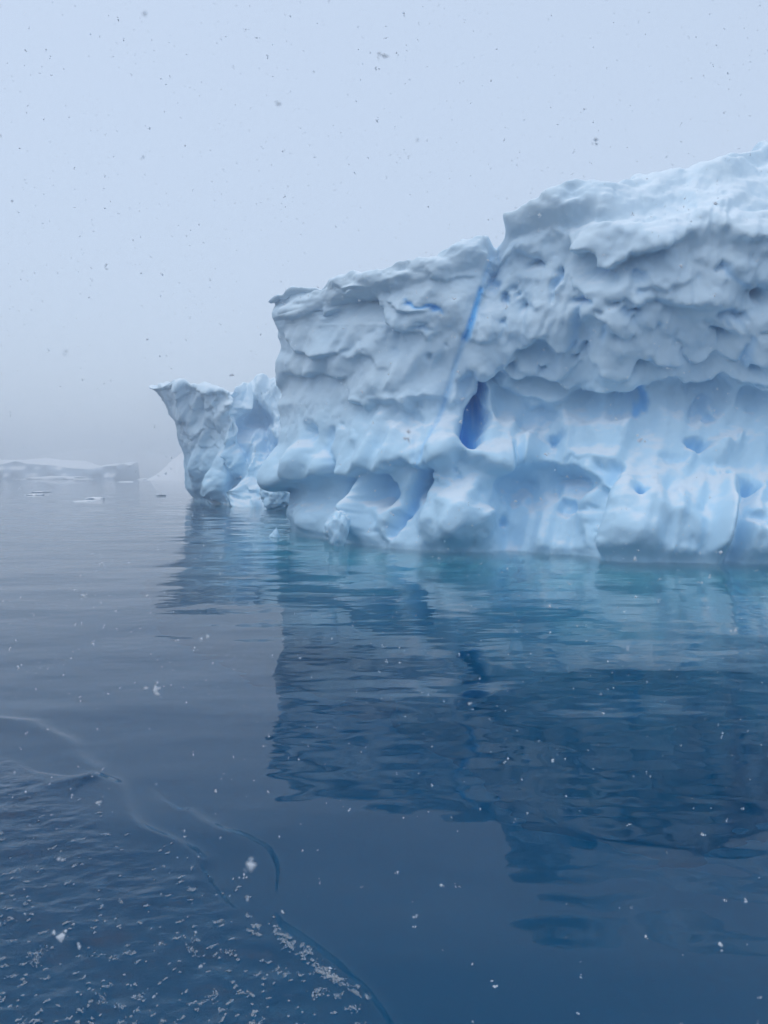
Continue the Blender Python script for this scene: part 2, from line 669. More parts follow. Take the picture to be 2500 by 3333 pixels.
def make_sea():
    fine = np.radians(np.linspace(-42, 42, 440))
    coarse = np.radians(np.arange(46, 318, 4))
    ang = np.concatenate([fine, coarse])
    rad = np.concatenate([[0.3, 1.0, 1.6], np.arange(2.2, 9.0, 0.016), 9.0 * (690 / 9.0) ** np.linspace(0, 1, 200)])
    R, A = np.meshgrid(rad, ang, indexing='ij')
    X, Y = R * np.sin(A), R * np.cos(A)
    Z = np.zeros_like(X)
    near = (R < 14)
    zz, ch = sea_relief(X[near], Y[near])
    Z[near] += zz
    # long lazy swell
    Z += swell(X, Y, R)
    chop = np.zeros_like(X)
    chop[near] = ch
    # breeze ruffles the water farther out, slick close by
    rip = sstep(7, 15, R) * (0.45 + 0.55 * sstep(-0.3, 0.5, noise2(X, Y, 0.12, 3)))
    nr, na = X.shape
    V = np.stack([X, Y, Z], -1).reshape(-1, 3)
    i = np.arange(nr - 1)[:, None]
    j = np.arange(na)[None, :]
    q = np.stack([i * na + j, i * na + (j + 1) % na, (i + 1) * na + (j + 1) % na, (i + 1) * na + j], -1).reshape(-1, 4)
    V = np.vstack([V, [[0, 0, 0]]])
    c = len(V) - 1
    tr = np.stack([np.arange(na), np.full(na, c), (np.arange(na) + 1) % na], -1)
    # skirt down to the deep so that the body of water is closed
    base = (nr - 1) * na
    low = V[base:base + na].copy()
    low[:, 2] = DEPTH - 0.4
    k0 = len(V)
    V = np.vstack([V, low, [[0, 0, DEPTH - 0.4]]])
    jj = np.arange(na)
    skirt = np.stack([base + jj, base + (jj + 1) % na, k0 + (jj + 1) % na, k0 + jj], -1)
    q = np.vstack([q, skirt])
    tr = np.vstack([tr, np.stack([k0 + jj, k0 + (jj + 1) % na, np.full(na, k0 + na)], -1)])
    e1, e2 = V[q[5000, 1]] - V[q[5000, 0]], V[q[5000, 2]] - V[q[5000, 0]]
    if np.cross(e1, e2)[2] < 0:
        q, tr = q[:, ::-1], tr[:, ::-1]
    me = fast_mesh('sea', V, q, tr)
    ext = len(V) - nr * na
    attr(me, 'chop', np.concatenate([chop.ravel(), np.zeros(ext)]))
    attr(me, 'ripple', np.concatenate([rip.ravel(), np.zeros(ext)]))
    o = add_obj('sea', me, WATER)
    tag(o, 'dark blue calm sea with faint ripples and a small boat wake', 'water', kind='structure')
    return o


DEPTH = -9.0
make_sea()
dm = fast_mesh('backscatter_floor', [(-660, -660, DEPTH), (660, -660, DEPTH), (660, 660, DEPTH), (-660, 660, DEPTH)], [(0, 1, 2, 3)])  # added pale floor, stands in for light the deep water sends back up
tag(add_obj('backscatter_floor', dm, PALE_FLOOR), 'pale floor added beneath the water to give it its blue body colour', 'added floor', kind='structure')


# ------------------------------------------------------------------ the iceberg
def make_cliff(parent):
    crest = np.array([(840, 985), (870, 973), (905, 948), (960, 925), (1045, 930), (1090, 900), (1180, 897), (1240, 880), (1300, 858), (1345, 858), (1390, 838), (1403, 850), (1415, 866), (1424, 832), (1460, 805), (1500, 790), (1560, 784), (1600, 790), (1609, 800), (1616, 816), (1630, 814), (1648, 768), (1664, 724), (1675, 714), (1695, 716), (1740, 700), (1790, 668), (1820, 632), (1850, 610), (1890, 598), (1940, 602), (2000, 606), (2060, 585), (2100, 570), (2180, 550), (2230, 552), (2290, 525), (2330, 512), (2420, 492), (2500, 476), (2650, 440), (2850, 420), (3100, 400)], float)
    yc_ = lambda x: np.interp(x, crest[:, 0], crest[:, 1]) + sstep(1800, 1650, np.asarray(x, float)) * (6 * noise2(np.asarray(x, float), 0 * np.asarray(x, float), 1 / 26, 3) + 4 * noise2(np.asarray(x, float), 0 * np.asarray(x, float), 1 / 11, 4))
    brow = np.array([(840, 1040), (1300, 930), (1550, 860), (1600, 880), (1640, 850), (1700, 780), (1800, 760), (1880, 770), (1904, 762), (2007, 752), (2072, 762), (2159, 768), (2224, 745), (2267, 714), (2321, 698), (2376, 686), (2424, 708), (2500, 745), (2700, 740), (3100, 720)], float)
    yb_ = lambda x: np.interp(x, brow[:, 0], brow[:, 1])
    wl = np.array([(840, 1722), (945, 1737), (1040, 1752), (1100, 1762), (1200, 1778), (1300, 1788), (1400, 1793), (1560, 1797), (1700, 1797), (1900, 1808), (1960, 1822), (2060, 1828), (2500, 1834), (3100, 1836)], float)
    yw_ = lambda x: np.interp(x, wl[:, 0], wl[:, 1])
    X = np.arange(872, 3020, 4.4)
    nL, nR = 34, 24
    S0 = len(X)
    xs = np.concatenate([np.full(nL, X[0]), X, np.full(nR, X[-1])])
    qL = np.concatenate([np.linspace(1, 1.0 / nL, nL), np.zeros(S0 + nR)])
    qR = np.concatenate([np.zeros(nL + S0), np.linspace(1.0 / nR, 1, nR)])
    S = len(xs)
    counts = [46, 28, 46, 58, 62, 44]
    # rows: water, notch, ledge, mid, up, brow, crest
    ys = np.stack([yw_(xs), np.full(S, 1612.0), np.full(S, 1500.0), np.full(S, 1300.0), np.full(S, 1060.0), yb_(xs), yc_(xs)], 1)
    ys[:, 4] = np.maximum(ys[:, 4], ys[:, 5] + 20)
    g = lambda *p: np.interp(xs, [a for a, _ in p], [b for _, b in p])
    Yw = water_dist(blur(yw_(xs), 5, 0))
    off = np.stack([
        np.zeros(S),
        g((870, .15), (1050, .15), (1110, .7), (1250, .8), (1350, .9), (1440, .5), (1520, .4), (1650, 1.1), (1850, 1.3), (1960, .9), (2200, .8), (2600, .9)),
        g((870, -.6), (950, -.3), (1150, .3), (1300, .6), (1500, .5), (1620, 1.0), (1850, 1.4), (2000, 1.8), (2300, 2.0), (2600, 2.0)),
        g((870, .5), (1000, .8), (1200, 1.5), (1450, 1.9), (1600, 2.2), (1850, 2.6), (2100, 3.1), (2500, 3.2)),
        g((870, .3), (1000, .7), (1250, 1.3), (1500, 1.8), (1650, 1.8), (1850, 1.5), (2100, 2.0), (2500, 2.1)),
        g((870, .3), (1000, .7), (1250, 1.4), (1500, 1.9), (1620, 2.2), (1750, 1.7), (2000, 1.9), (2300, 2.1), (2600, 2.2)),
        g((870, .3), (1000, .7), (1300, 1.6), (1500, 2.1), (1612, 2.6), (1680, 1.8), (1800, 1.9), (1880, 2.2), (1950, 3.2), (2080, 5.2), (2300, 7.0), (2600, 8.5))], 1)
    off = blur(off, 6, 0)
    YY = [ys[:, :1]]
    DD = [off[:, :1] + Yw[:, None]]
    for k, c in enumerate(counts):
        f = (np.arange(1, c + 1) / c)[None, :]
        YY.append(ys[:, k:k + 1] * (1 - f) + ys[:, k + 1:k + 2] * f)
        DD.append((off[:, k:k + 1] * (1 - f) + off[:, k + 1:k + 2] * f) + Yw[:, None])
    PY = np.concatenate(YY, 1)
    D = np.concatenate(DD, 1)
    D = blur(D, 6, 1)
    # left outline of the block
    so = np.array([(960, 868), (975, 868), (1010, 876), (1060, 884), (1120, 889), (1160, 886), (1200, 892), (1300, 900), (1390, 910), (1440, 899), (1500, 868), (1545, 846), (1566, 845), (1580, 880), (1600, 934), (1640, 938), (1700, 935), (1740, 944)], float)
    sil = np.interp(PY, so[:, 0], so[:, 1]) + sstep(1480, 1300, PY) * 5 * noise2(PY, 0 * PY, 1 / 22, 8)
    wgt = np.clip(1 - (xs - 872) / 210, 0, 1)[:, None] ** 1.3
    PX = xs[:, None] + (sil - 872) * wgt
    # rounded left corner, then the side runs back behind it
    rnd = np.clip(1 - (xs - 872) / 90, 0, 1)[:, None]
    D = D + 1.3 * rnd ** 2
    D = D + 15 * qL[:, None] ** 1.2 + 12 * qR[:, None]
    PXv = PX + 70 * qL[:, None] ** 0.8
    P = at(PXv, PY, D)
    P[:, :, 0] += 1.5 * np.sqrt(qR)[:, None]
    T = P.shape[1]
    # under water: a foot of ice that runs out below the surface
    w0 = P[:, 0, :]
    tg = np.gradient(blur(w0, 6, 0), axis=0)
    nrm = np.stack([tg[:, 1], -tg[:, 0], 0 * tg[:, 0]], 1)
    nrm /= np.linalg.norm(nrm, axis=1, keepdims=True) + 1e-9
    nrm = blur(nrm, 6, 0)
    U = []
    nU = 44
    wob = 1 + 0.35 * noise2(np.arange(S) * 0.03, np.zeros(S), 1.0, 4)
    for k in range(nU, 0, -1):
        q = k / nU
        U.append(w0 + nrm * (6.5 * max(q - 0.08, 0) ** 1.05 * wob)[:, None] + np.array([0, 0, -0.8 * min(1, q * 9) - 8.8 * q ** 1.5]))
    U = np.stack(U, 1)
    # roof and back
    c0 = P[:, -1, :]
    rise = g((870, -.02), (1600, 0.0), (1800, .10), (2100, .12), (2600, .1))
    Bk = []
    nB = 40
    for k in range(1, nB + 1):
        q = k / nB
        Bk.append(c0 + np.stack([0.5 * q + 0 * rise, 9.0 * q ** 1.3 + 0 * rise, (rise * 9 * q - 1.0 * q * q)], 1))
    for k in range(1, 9):
        q = k / 8
        e = Bk[nB - 1].copy()
        e[:, 1] += 2.5 * q
        e[:, 2] = e[:, 2] * (1 - q ** 1.5) - 1.0 * q
        Bk.append(e)
    Bk = np.stack(Bk, 1)
    P = np.concatenate([U, P, Bk], 1)
    nb = Bk.shape[1]
    P = np.concatenate([blur(blur(P, 1.2, 0), 2.0, 1)], 1)
    N = normals_of(P, 7)
    PXf = np.concatenate([np.repeat(PX[:, :1], nU, 1), PX, np.repeat(PX[:, -1:], nb, 1)], 1)
    PYf = np.concatenate([PY[:, :1] + np.arange(nU, 0, -1)[None, :] * 6.0, PY, PY[:, -1:] - np.arange(1, nb + 1)[None, :] * 6.0], 1)
    PXf = PXf - 200 * qL[:, None] + 200 * qR[:, None]
    wall = np.zeros(P.shape[:2])
    wall[:, nU:nU + T] = 1
    wall = blur(wall, 3, 1)
    r = Relief(PXf, PYf, seed=1)

    # ---- masks of the zones
    yb = yb_(np.clip(PXf, 840, 3100))
    mid_line = 1270 + 25 * np.sin(PXf / 130.0)
    upper = sstep(mid_line + 30, mid_line - 40, PYf) * sstep(yb - 40, yb + 25, PYf) * wall
    left_b = sstep(1640, 1600, PXf - (PYf - 850) * -0.33)
    upper_r = upper * (1 - left_b * 0.85)
    roof = sstep(yb + 15, yb - 25, PYf)
    lower = (1 - upper) * (1 - roof) * wall

    # ---- procedural drop lobes, big to small
    patch = sstep(-0.5, 0.7, noise2(PXf, PYf, 1 / 130, 15))
    r.lobes(upper_r * (0.35 + 0.65 * patch), 135, 110, 0.50, 11)
    r.lobes(upper_r * (1 - 0.85 * patch), 70, 52, 0.30, 12)
    r.lobes(upper_r * sstep(0.0, 0.8, noise2(PXf, PYf, 1 / 90, 16)), 34, 40, 0.18, 13)
    # steep runnels where melt water came down
    r.h -= upper * 0.10 * np.abs(noise2(PXf + 0.25 * PYf, PYf * 0.16, 1 / 26, 17)) * sstep(-0.2, 0.6, noise2(PXf, PYf, 1 / 110, 18))
    rp = np.random.default_rng(77)
    for k in range(32):          # small melt pockets under the lobes
        x_, y_ = rp.uniform(1640, 2560), rp.uniform(850, 1230)
        r.niche(x_, y_, rp.uniform(9, 30), rp.uniform(7, 17), rp.uniform(0.2, 0.55), rp.uniform(-35, 35), 0.55, 0.1, rp.uniform(0, 0.45))
    for k in range(12):
        x_, y_ = rp.uniform(900, 1560), rp.uniform(1000, 1300)
        r.niche(x_, y_, rp.uniform(9, 26), rp.uniform(6, 12), rp.uniform(0.12, 0.3), rp.uniform(-35, 35), 0.6, 0.1, rp.uniform(0, 0.2))
    r.h += lower * (0.10 * noise2(PXf, PYf, 1 / 90, 3) + 0.05 * noise2(PXf, PYf * 0.5, 1 / 40, 4))
    low_band = lower * sstep(1530, 1590, PYf)
    r.h += low_band * (0.30 * noise2(PXf + 0.22 * PYf, PYf * 0.10, 1 / 48, 21) + 0.04 * noise2(PXf + 0.22 * PYf, PYf * 0.12, 1 / 20, 22))
    r.h += lower * sstep(1560, 1500, PYf) * sstep(1290, 1360, PYf) * 0.11 * noise2(PXf + 0.3 * PYf, PYf * 0.14, 1 / 34, 23)
    r.h += upper * left_b * (0.20 * noise2(PXf * 0.7 + PYf * 0.6, PYf * 0.45 - PXf * 0.3, 1 / 75, 24) + 0.05 * noise2(PXf + 0.4 * PYf, PYf * 0.25, 1 / 22, 25))
    r.h += upper * 0.26 * noise2(PXf, PYf, 1 / 150, 6)
    r.h += roof * wall * (0.26 * noise2(PXf * 0.4 + PYf * 0.5, PYf + PXf * 0.12, 1 / 60, 7) + 0.07 * noise2(PXf * 0.4, PYf + PXf * 0.1, 1 / 22, 8))
    # ---- traced: left block
    E, NI, BU, CR = r.edge, r.niche, r.bump, r.crack
    NI(1147, 1063, 135, 105, 0.55, -25, 0.5, 0.2)
    E([(1304, 1110), (1288, 1085), (1250, 1036), (1190, 993), (1125, 960)][::-1], 0.30, 60, 60)
    E([(1291, 1275), (1285, 1188), (1296, 1101)][::-1], 0.10, 25, 18)
    E([(905, 1085), (940, 1120), (979, 1145), (1039, 1161), (1109, 1145), (1147, 1123)], 0.26, 55, 40)
    E([(1120, 1165), (1147, 1170), (1175, 1160), (1190, 1135)], 0.14, 30, 22)
    E([(1180, 1150), (1223, 1190), (1277, 1199)], 0.16, 40, 30)
    E([(915, 1210), (955, 1235), (990, 1238), (1028, 1226), (1060, 1221), (1104, 1240), (1130, 1225)], 0.22, 45, 40)
    E([(1125, 1275), (1153, 1308), (1201, 1333), (1234, 1308), (1288, 1303), (1332, 1330), (1340, 1303), (1375, 1287), (1424, 1298), (1445, 1312)], 0.30, 60, 45)
    NI(1321, 1356, 85, 45, 0.35, -8, 0.5, 0.6)
    E([(1451, 1300), (1470, 1318), (1494, 1308), (1530, 1290)], 0.26, 50, 30)
    E([(1060, 1015), (1100, 985), (1150, 960)], 0.12, 30, 30)
    E([(1385, 890), (1450, 905), (1530, 905), (1560, 895)], 0.16, 45, 40)
    E([(1090, 925), (1130, 945), (1190, 935)], 0.16, 30, 25)
    E([(1250, 990), (1320, 1018), (1370, 1012)], 0.18, 30, 22)
    E([(1310, 1078), (1350, 1092), (1400, 1100), (1440, 1085)], 0.18, 26, 24)
    CR([(1315, 979), (1365, 995), (1413, 1012), (1445, 1020)], 6, 0.22, 0.9)
    NI(1366, 1072, 48, 14, 0.25, 8, 0.5, 0.4, 0.5)
    vein = [(1608, 800), (1585, 880), (1562, 955), (1535, 1035), (1508, 1112), (1480, 1195), (1450, 1300), (1418, 1380), (1385, 1460), (1350, 1570), (1322, 1650), (1285, 1745)]
    CR(vein, 5, 0.20, 0.35, True)
    CR([(1568, 930), (1550, 990), (1530, 1050), (1508, 1112)], 7, 0.22, 1.0, True)
    E([(1612, 830), (1600, 900), (1575, 975), (1548, 1050), (1520, 1110)][::-1], 0.28, 60, 40)
    CR([(1612, 800), (1610, 880), (1590, 930)], 8, 0.25, 0.1, True)
    # ---- left lower noses and holes
    E([(830, 1578), (900, 1592), (946, 1594)], 0.25, 60, 20, soft=3)
    BU(975, 1500, 50, 75, 0.40, 28)
    E([(925, 1545), (950, 1562), (1017, 1558), (1075, 1548)], 0.28, 45, 22)
    BU(1045, 1520, 36, 50, 0.30, 20)
    NI(1000, 1417, 26, 32, 0.55, 0, 0.4, 0.3, 0.2)
    NI(1112, 1387, 15, 13, 0.30, 0, 0.5, 0.2)
    CR([(1075, 1390), (1062, 1450), (1080, 1520), (1098, 1560)], 10, 0.30, 0.2)
    E([(1090, 1520), (1104, 1549), (1153, 1549), (1201, 1522), (1218, 1549), (1236, 1544), (1272, 1506), (1315, 1495), (1370, 1527), (1383, 1495)], 0.42, 75, 45)
    NI(1118, 1612, 32, 62, 1.5, -12, 0.3, 0.4, 0.45)
    NI(1140, 1690, 20, 60, 1.0, 0, 0.35, 0.2, 0.25)
    NI(1230, 1592, 40, 52, 1.3, -15, 0.3, 0.4, 0.4)
    CR([(1388, 1520), (1362, 1570), (1335, 1640), (1300, 1705), (1270, 1760)], 11, 0.6, 0.12)
    NI(1372, 1570, 18, 50, 0.8, 18, 0.4, 0.3, 0.25)
    BU(1020, 1700, 95, 80, 0.5)
    BU(1172, 1650, 20, 110, 0.75)
    BU(1175, 1720, 40, 60, 0.25)
    BU(1255, 1710, 46, 95, 0.6, 18)
    BU(1480, 1690, 130, 115, 0.75, 10)
    BU(1540, 1720, 90, 75, 0.35, 20)
    NI(1480, 1552, 9, 34, 0.4, -6, 0.5, 0.3, 0.3)
    E([(1383, 1515), (1429, 1506), (1494, 1506), (1549, 1512), (1614, 1549), (1668, 1527)], 0.40, 60, 50)
    BU(1470, 1470, 90, 55, 0.45, -25)
    BU(1600, 1500, 75, 45, 0.40, 10)
    # ---- the blue cave and the recess over it
    NI(1540, 1388, 44, 84, 1.7, 12, 0.22, 0.2, 1.0)
    NI(1566, 1300, 22, 66, 1.1, 14, 0.4, 0.2, 0.9)
    NI(1600, 1240, 34, 30, 0.7, 30, 0.5, 0.2, 0.5)
    NI(1520, 1250, 32, 70, 0.35, 12, 0.4, 0.3, 0.3)
    NI(1650, 1310, 60, 70, 0.5, -10, 0.5, 0.5, 0.1)
    E([(1530, 1195), (1555, 1225), (1568, 1250), (1585, 1215), (1620, 1215)], 0.25, 40, 20)
    # ---- right, lower
    E([(1600, 1605), (1611, 1562), (1665, 1526), (1736, 1523), (1779, 1526), (1898, 1532), (1958, 1562), (1975, 1590)], 0.50, 70, 75)
    NI(1850, 1580, 85, 55, 0.55, 8, 0.35, 0.8, 0.15)
    NI(1690, 1600, 70, 75, 0.40, 0, 0.5, 0.6, 0.1)
    NI(1995, 1545, 50, 40, 0.55, -30, 0.45, 0.5, 0.25)
    E([(1935, 1800), (1932, 1665), (1950, 1588), (2000, 1580)], 0.30, 120, 30)
    BU(2110, 1720, 190, 150, 0.75)
    BU(2010, 1760, 95, 85, 0.35)
    BU(2420, 1730, 180, 120, 0.55)
    NI(2083, 1612, 30, 20, 0.75, -5, 0.35, 0.3, 0.45)
    NI(1850, 1650, 28, 15, 0.45, 12, 0.45, 0.3, 0.25)
    NI(1910, 1660, 22, 9, 0.25, 5, 0.5, 0.3, 0.1)
    NI(1638, 1684, 15, 22, 0.5, 0, 0.45, 0.3, 0.45)
    BU(1698, 1628, 26, 44, 0.40, 15)
    NI(1812, 1424, 32, 22, 0.55, -20, 0.45, 0.3, 0.35)
    NI(1795, 1450, 14, 20, 0.35, 10, 0.5, 0.3, 0.3)
    NI(2262, 1442, 26, 22, 0.75, 0, 0.35, 0.3, 0.5)
    NI(2373, 1519, 11, 7, 0.3, 0, 0.5, 0.2, 0.5)
    NI(2440, 1568, 36, 18, 0.6, 15, 0.4, 0.3, 0.4)
    NI(2448, 1700, 34, 28, 0.5, 20, 0.5, 0.4, 0.2)
    BU(2340, 1465, 70, 36, 0.45, -8)
    BU(2412, 1425, 16, 36, 0.35, 10)
    BU(2330, 1525, 14, 40, 0.2, -15)
    BU(1700, 1465, 70, 60, 0.35, -10)
    E([(1840, 1500), (1950, 1510), (1990, 1505)], 0.18, 50, 40)
    NI(2190, 1490, 60, 26, 0.22, 0, 0.5, 0.4, 0.1)
    # ---- right, the shaded recess under the hanging lobes
    E([(1625, 1190), (1650, 1215), (1687, 1228), (1719, 1213), (1779, 1211), (1828, 1241), (1860, 1255), (1900, 1235)], 0.42, 60, 50)
    E([(1600, 1231), (1654, 1277), (1692, 1298), (1714, 1297), (1722, 1278), (1757, 1282), (1779, 1314), (1833, 1308), (1893, 1266), (1980, 1262), (2007, 1270), (2045, 1265), (2088, 1256)], 0.32, 45, 60)
    E([(2060, 1230), (2099, 1244), (2170, 1201), (2224, 1233), (2305, 1239), (2354, 1206), (2370, 1220), (2414, 1223), (2468, 1239), (2540, 1231), (2700, 1240), (2900, 1220)], 0.42, 60, 60)
    NI(1746, 1352, 75, 42, 0.50, 5, 0.4, 0.6, 0.15)
    NI(1905, 1330, 80, 50, 0.35, 0, 0.5, 0.6, 0.1)
    NI(2025, 1308, 82, 58, 0.65, -15, 0.35, 0.5, 0.2)
    CR([(2085, 1255), (2100, 1290), (2092, 1325), (2060, 1365)], 10, 0.30, 0.7)
    NI(2310, 1290, 85, 68, 0.45, 0, 0.4, 0.6, 0.15)
    NI(2305, 1336, 50, 22, 0.40, -5, 0.4, 0.3, 0.4)
    NI(2440, 1300, 60, 50, 0.35, 0, 0.5, 0.5, 0.15)
    # ---- right, upper
    E([(1870, 790), (1887, 832), (1930, 815), (1952, 830), (1957, 868), (1985, 875), (2023, 852), (2050, 826), (2120, 810), (2200, 790), (2260, 750)], 0.55, 60, 60)
    E([(2270, 760), (2350, 740), (2440, 790), (2560, 800)], 0.20, 60, 90)
    NI(2330, 830, 190, 70, 0.30, 5, 0.6, 0.5)
    NI(1760, 830, 110, 75, 0.35, -25, 0.6, 0.3)
    NI(1643, 982, 15, 13, 0.5, 0, 0.4, 0.2, 0.6)
    NI(1627, 1041, 20, 13, 0.55, -8, 0.4, 0.2, 0.75)
    NI(1605, 920, 12, 45, 0.4, 14, 0.5, 0.2, 0.5)
    NI(1912, 975, 50, 17, 0.70, 0, 0.4, 0.2, 0.85)
    NI(1811, 925, 16, 66, 0.65, 10, 0.4, 0.2, 0.55)
    NI(1960, 886, 46, 11, 0.45, 0, 0.5, 0.2, 0.6)
    NI(2077, 889, 42, 10, 0.40, -3, 0.5, 0.2, 0.55)
    NI(2040, 1010, 24, 16, 0.5, 0, 0.45, 0.2, 0.3)
    NI(2386, 1032, 56, 22, 0.55, 4, 0.4, 0.2, 0.45)
    NI(2134, 1057, 10, 18, 0.4, 0, 0.5, 0.2, 0.35)
    NI(2480, 960, 20, 40, 0.5, 15, 0.5, 0.2, 0.35)
    NI(1950, 1085, 82, 75, 0.40, 0, 0.35, 0.5, 0.05)
    E([(1952, 992), (2001, 1025), (2034, 1074), (2023, 1139)][::-1], 0.18, 35, 30)
    E([(1640, 1150), (1670, 1125), (1746, 1097), (1765, 1062), (1790, 1085), (1822, 1114), (1839, 1101), (1857, 1114), (1880, 1095)], 0.40, 70, 35)
    NI(1760, 1140, 80, 45, 0.30, 0, 0.5, 0.4, 0.1)
    CR([(1909, 985), (1887, 1047), (1866, 1122)], 6, 0.25, 0.25)
    CR([(1980, 1040), (1958, 1100)], 6, 0.22, 0.25)
    CR([(2330, 855), (2397, 920), (2440, 930)], 7, 0.22, 0.3)
    CR([(2450, 1080), (2420, 1140), (2400, 1165)], 8, 0.3, 0.25)
    E([(2400, 930), (2440, 942), (2495, 944), (2560, 930)], 0.22, 45, 30)
    E([(2060, 1140), (2150, 1170), (2260, 1165), (2340, 1150), (2420, 1165), (2500, 1150)], 0.25, 70, 35)
    E([(1980, 960), (2060, 985), (2140, 975), (2230, 985), (2300, 1005), (2350, 990)], 0.20, 40, 35)
    # ---- notch at the waterline, rough roof
    r.h -= 0.16 * np.exp(-((PYf - yw_(np.clip(PXf, 840, 3100)) + 2) / 9) ** 2) * wall
    r.h = np.clip(r.h, -2.0, 1.2)
    H = r.h * wall + (1 - wall) * 0.12 * noise2(PXf, PYf, 1 / 30, 9)
    H = blur(blur(H, 0.9, 0), 0.9, 1)
    soft = blur(blur(H, 2.4, 0), 2.4, 1)
    k_ = np.clip(0.50 * upper + 0.50 * lower, 0, 0.8)
    H = H * (1 - k_) + soft * k_
    blue = blur(blur(np.clip(r.blue, 0, 1), 0.8, 0), 0.8, 1)
    droop = wall * (0.12 + 0.36 * sstep(1420, 1280, PYf)) * (1 - roof)
    amp3 = (0.03 + 0.02 * upper * (1 - 0.5 * left_b) + 0.03 * roof + 0.03 * lower * sstep(1500, 1350, PYf)) * (0.5 + 0.5 * wall)
    V, q, bl = build_sheet(P, N, H, blue, (-2.2, 1.35), 0.065, droop, amp3, 1.9, 2.0)
    me = fast_mesh('front_cliff', V, q)
    attr(me, 'blue_ice', bl)
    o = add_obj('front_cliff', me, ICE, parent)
    o['label'] = 'pitted pale blue cliff of the iceberg with hanging lobes and blue holes'
    return o


def make_prow(parent):
    tops = np.array([(478, 1256), (503, 1249), (523, 1239), (573, 1238), (609, 1246), (649, 1253), (695, 1263), (732, 1273), (745, 1268), (791, 1249), (818, 1246), (841, 1234), (861, 1227), (881, 1233), (920, 1240), (1010, 1235)], float)
    left = np.array([(1225, 474), (1256, 478), (1279, 503), (1299, 520), (1335, 534), (1362, 546), (1375, 563), (1432, 573), (1481, 589), (1531, 592), (1591, 597), (1610, 612), (1627, 630), (1650, 640)], float)
    wl = np.array([(470, 1620), (629, 1628), (682, 1637), (732, 1644), (765, 1647), (815, 1650), (860, 1650), (1010, 1650)], float)
    xr = 1000.0
    nC = 190
    nL = 34
    c = np.concatenate([np.zeros(nL), np.linspace(0, 1, nC)])
    qL = np.concatenate([np.linspace(1, 1.0 / nL, nL), np.zeros(nC)])
    S = len(c)
    T = 130
    f = np.linspace(0, 1, T)[None, :]
    # each column runs from its waterline to its crest, fanning out to the left like the prow does
    xb = 630 + c * (xr - 630)
    xt = 478 + c ** 0.9 * (xr - 478)
    yb = np.interp(xb, wl[:, 0], wl[:, 1])
    yt = np.interp(xt, tops[:, 0], tops[:, 1])
    PY = yb[:, None] * (1 - f) + yt[:, None] * f
    lx = np.interp(PY, left[:, 0], left[:, 1])
    xlin = xb[:, None] * (1 - f) + xt[:, None] * f
    l_lin = 630 * (1 - f) + 478 * f
    PX = xlin + (lx - l_lin) * np.clip(1 - c[:, None] / 0.45, 0, 1)
    Yb = np.interp(xb, [600, 640, 700, 745, 790, 830, 880, 1010], [59, 58.5, 54.5, 52, 52.5, 50, 49, 48])
    Yt = np.interp(xt, [478, 560, 640, 700, 745, 790, 850, 1010], [56, 55.5, 54.5, 53.5, 53, 56.5, 57, 56])
    D = Yb[:, None] * (1 - f) + Yt[:, None] * f
    D = blur(D, 4, 0)
    D[:, 0] = water_dist(yb)
    D = D + 22 * qL[:, None]
    P = at(PX + 26 * qL[:, None], PY, D)
    P[:, 0, 2] = -0.05
    w0 = P[:, 0, :].copy()
    nU = 14
    U = np.stack([w0 + np.array([0, -3.2 * (k / nU), -9.5 * (k / nU)]) for k in range(nU, 0, -1)], 1)
    c0 = P[:, -1, :]
    nB = 24
    Bk = [c0 + np.array([0.3 * k / nB, 14.0 * (k / nB) ** 1.2, -0.25 * (k / nB)]) for k in range(1, nB + 1)]
    Bk = np.stack(Bk, 1)
    P = np.concatenate([U, P, Bk], 1)
    P = blur(blur(P, 0.8, 0), 1.2, 1)
    N = normals_of(P, 5)
    PXf = np.concatenate([np.repeat(PX[:, :1], nU, 1), PX, np.repeat(PX[:, -1:], nB, 1)], 1) - 100 * qL[:, None]
    PYf = np.concatenate([PY[:, :1] + np.arange(nU, 0, -1)[None, :] * 4.0, PY, PY[:, -1:] - np.arange(1, nB + 1)[None, :] * 4.0], 1)
    wall = np.zeros(P.shape[:2])
    wall[:, nU:nU + T] = 1
    wall = blur(wall, 2, 1)
    r = Relief(PXf, PYf, rag=(4, 2), seed=5)
    r.lobes(wall, 44, 66, 0.38, 31, slant=-0.2)
    r.lobes(wall, 18, 28, 0.08, 32, slant=-0.2)
    r.h += wall * (0.45 * noise2(PXf + 0.2 * PYf, PYf * 0.3, 1 / 26, 3) + 0.07 * noise2(PXf, PYf * 0.4, 1 / 9, 4))
    # fold between the lit prow and the hollow right of it, the hollow's arches
    r.edge([(770, 1480), (758, 1400), (750, 1330), (744, 1275)][::-1][::-1], 0.9, 30, 30)
    r.niche(835, 1385, 70, 85, 1.5, 10, 0.7, 0.4, 0.3)
    r.niche(795, 1455, 30, 60, 0.7, 0, 0.8, 0.3, 0.25)
    r.niche(875, 1470, 45, 75, 0.9, 0, 0.8, 0.3, 0.3)
    r.bump(835, 1420, 22, 60, 0.6, 15)
    r.bump(880, 1400, 26, 40, 0.7, -20)
    r.edge([(775, 1330), (800, 1345), (835, 1312), (865, 1345), (890, 1380)], 0.5, 30, 40)
    r.bump(800, 1625, 60, 75, 1.4, 20)
    r.bump(705, 1570, 42, 60, 0.7, 15)
    for x, y in ((655, 1627), (675, 1632), (698, 1636), (722, 1636), (748, 1640), (770, 1644)):
        r.niche(x, y, 6, 22, 0.9, 0, 0.6, 0.1)
    r.edge([(497, 1272), (525, 1268), (560, 1258), (610, 1262), (660, 1272), (735, 1290), (760, 1285)], 0.5, 14, 14)
    r.h = np.clip(r.h, -2.4, 1.6)
    ef = np.clip(c / 0.14, 0.12, 1)[:, None]
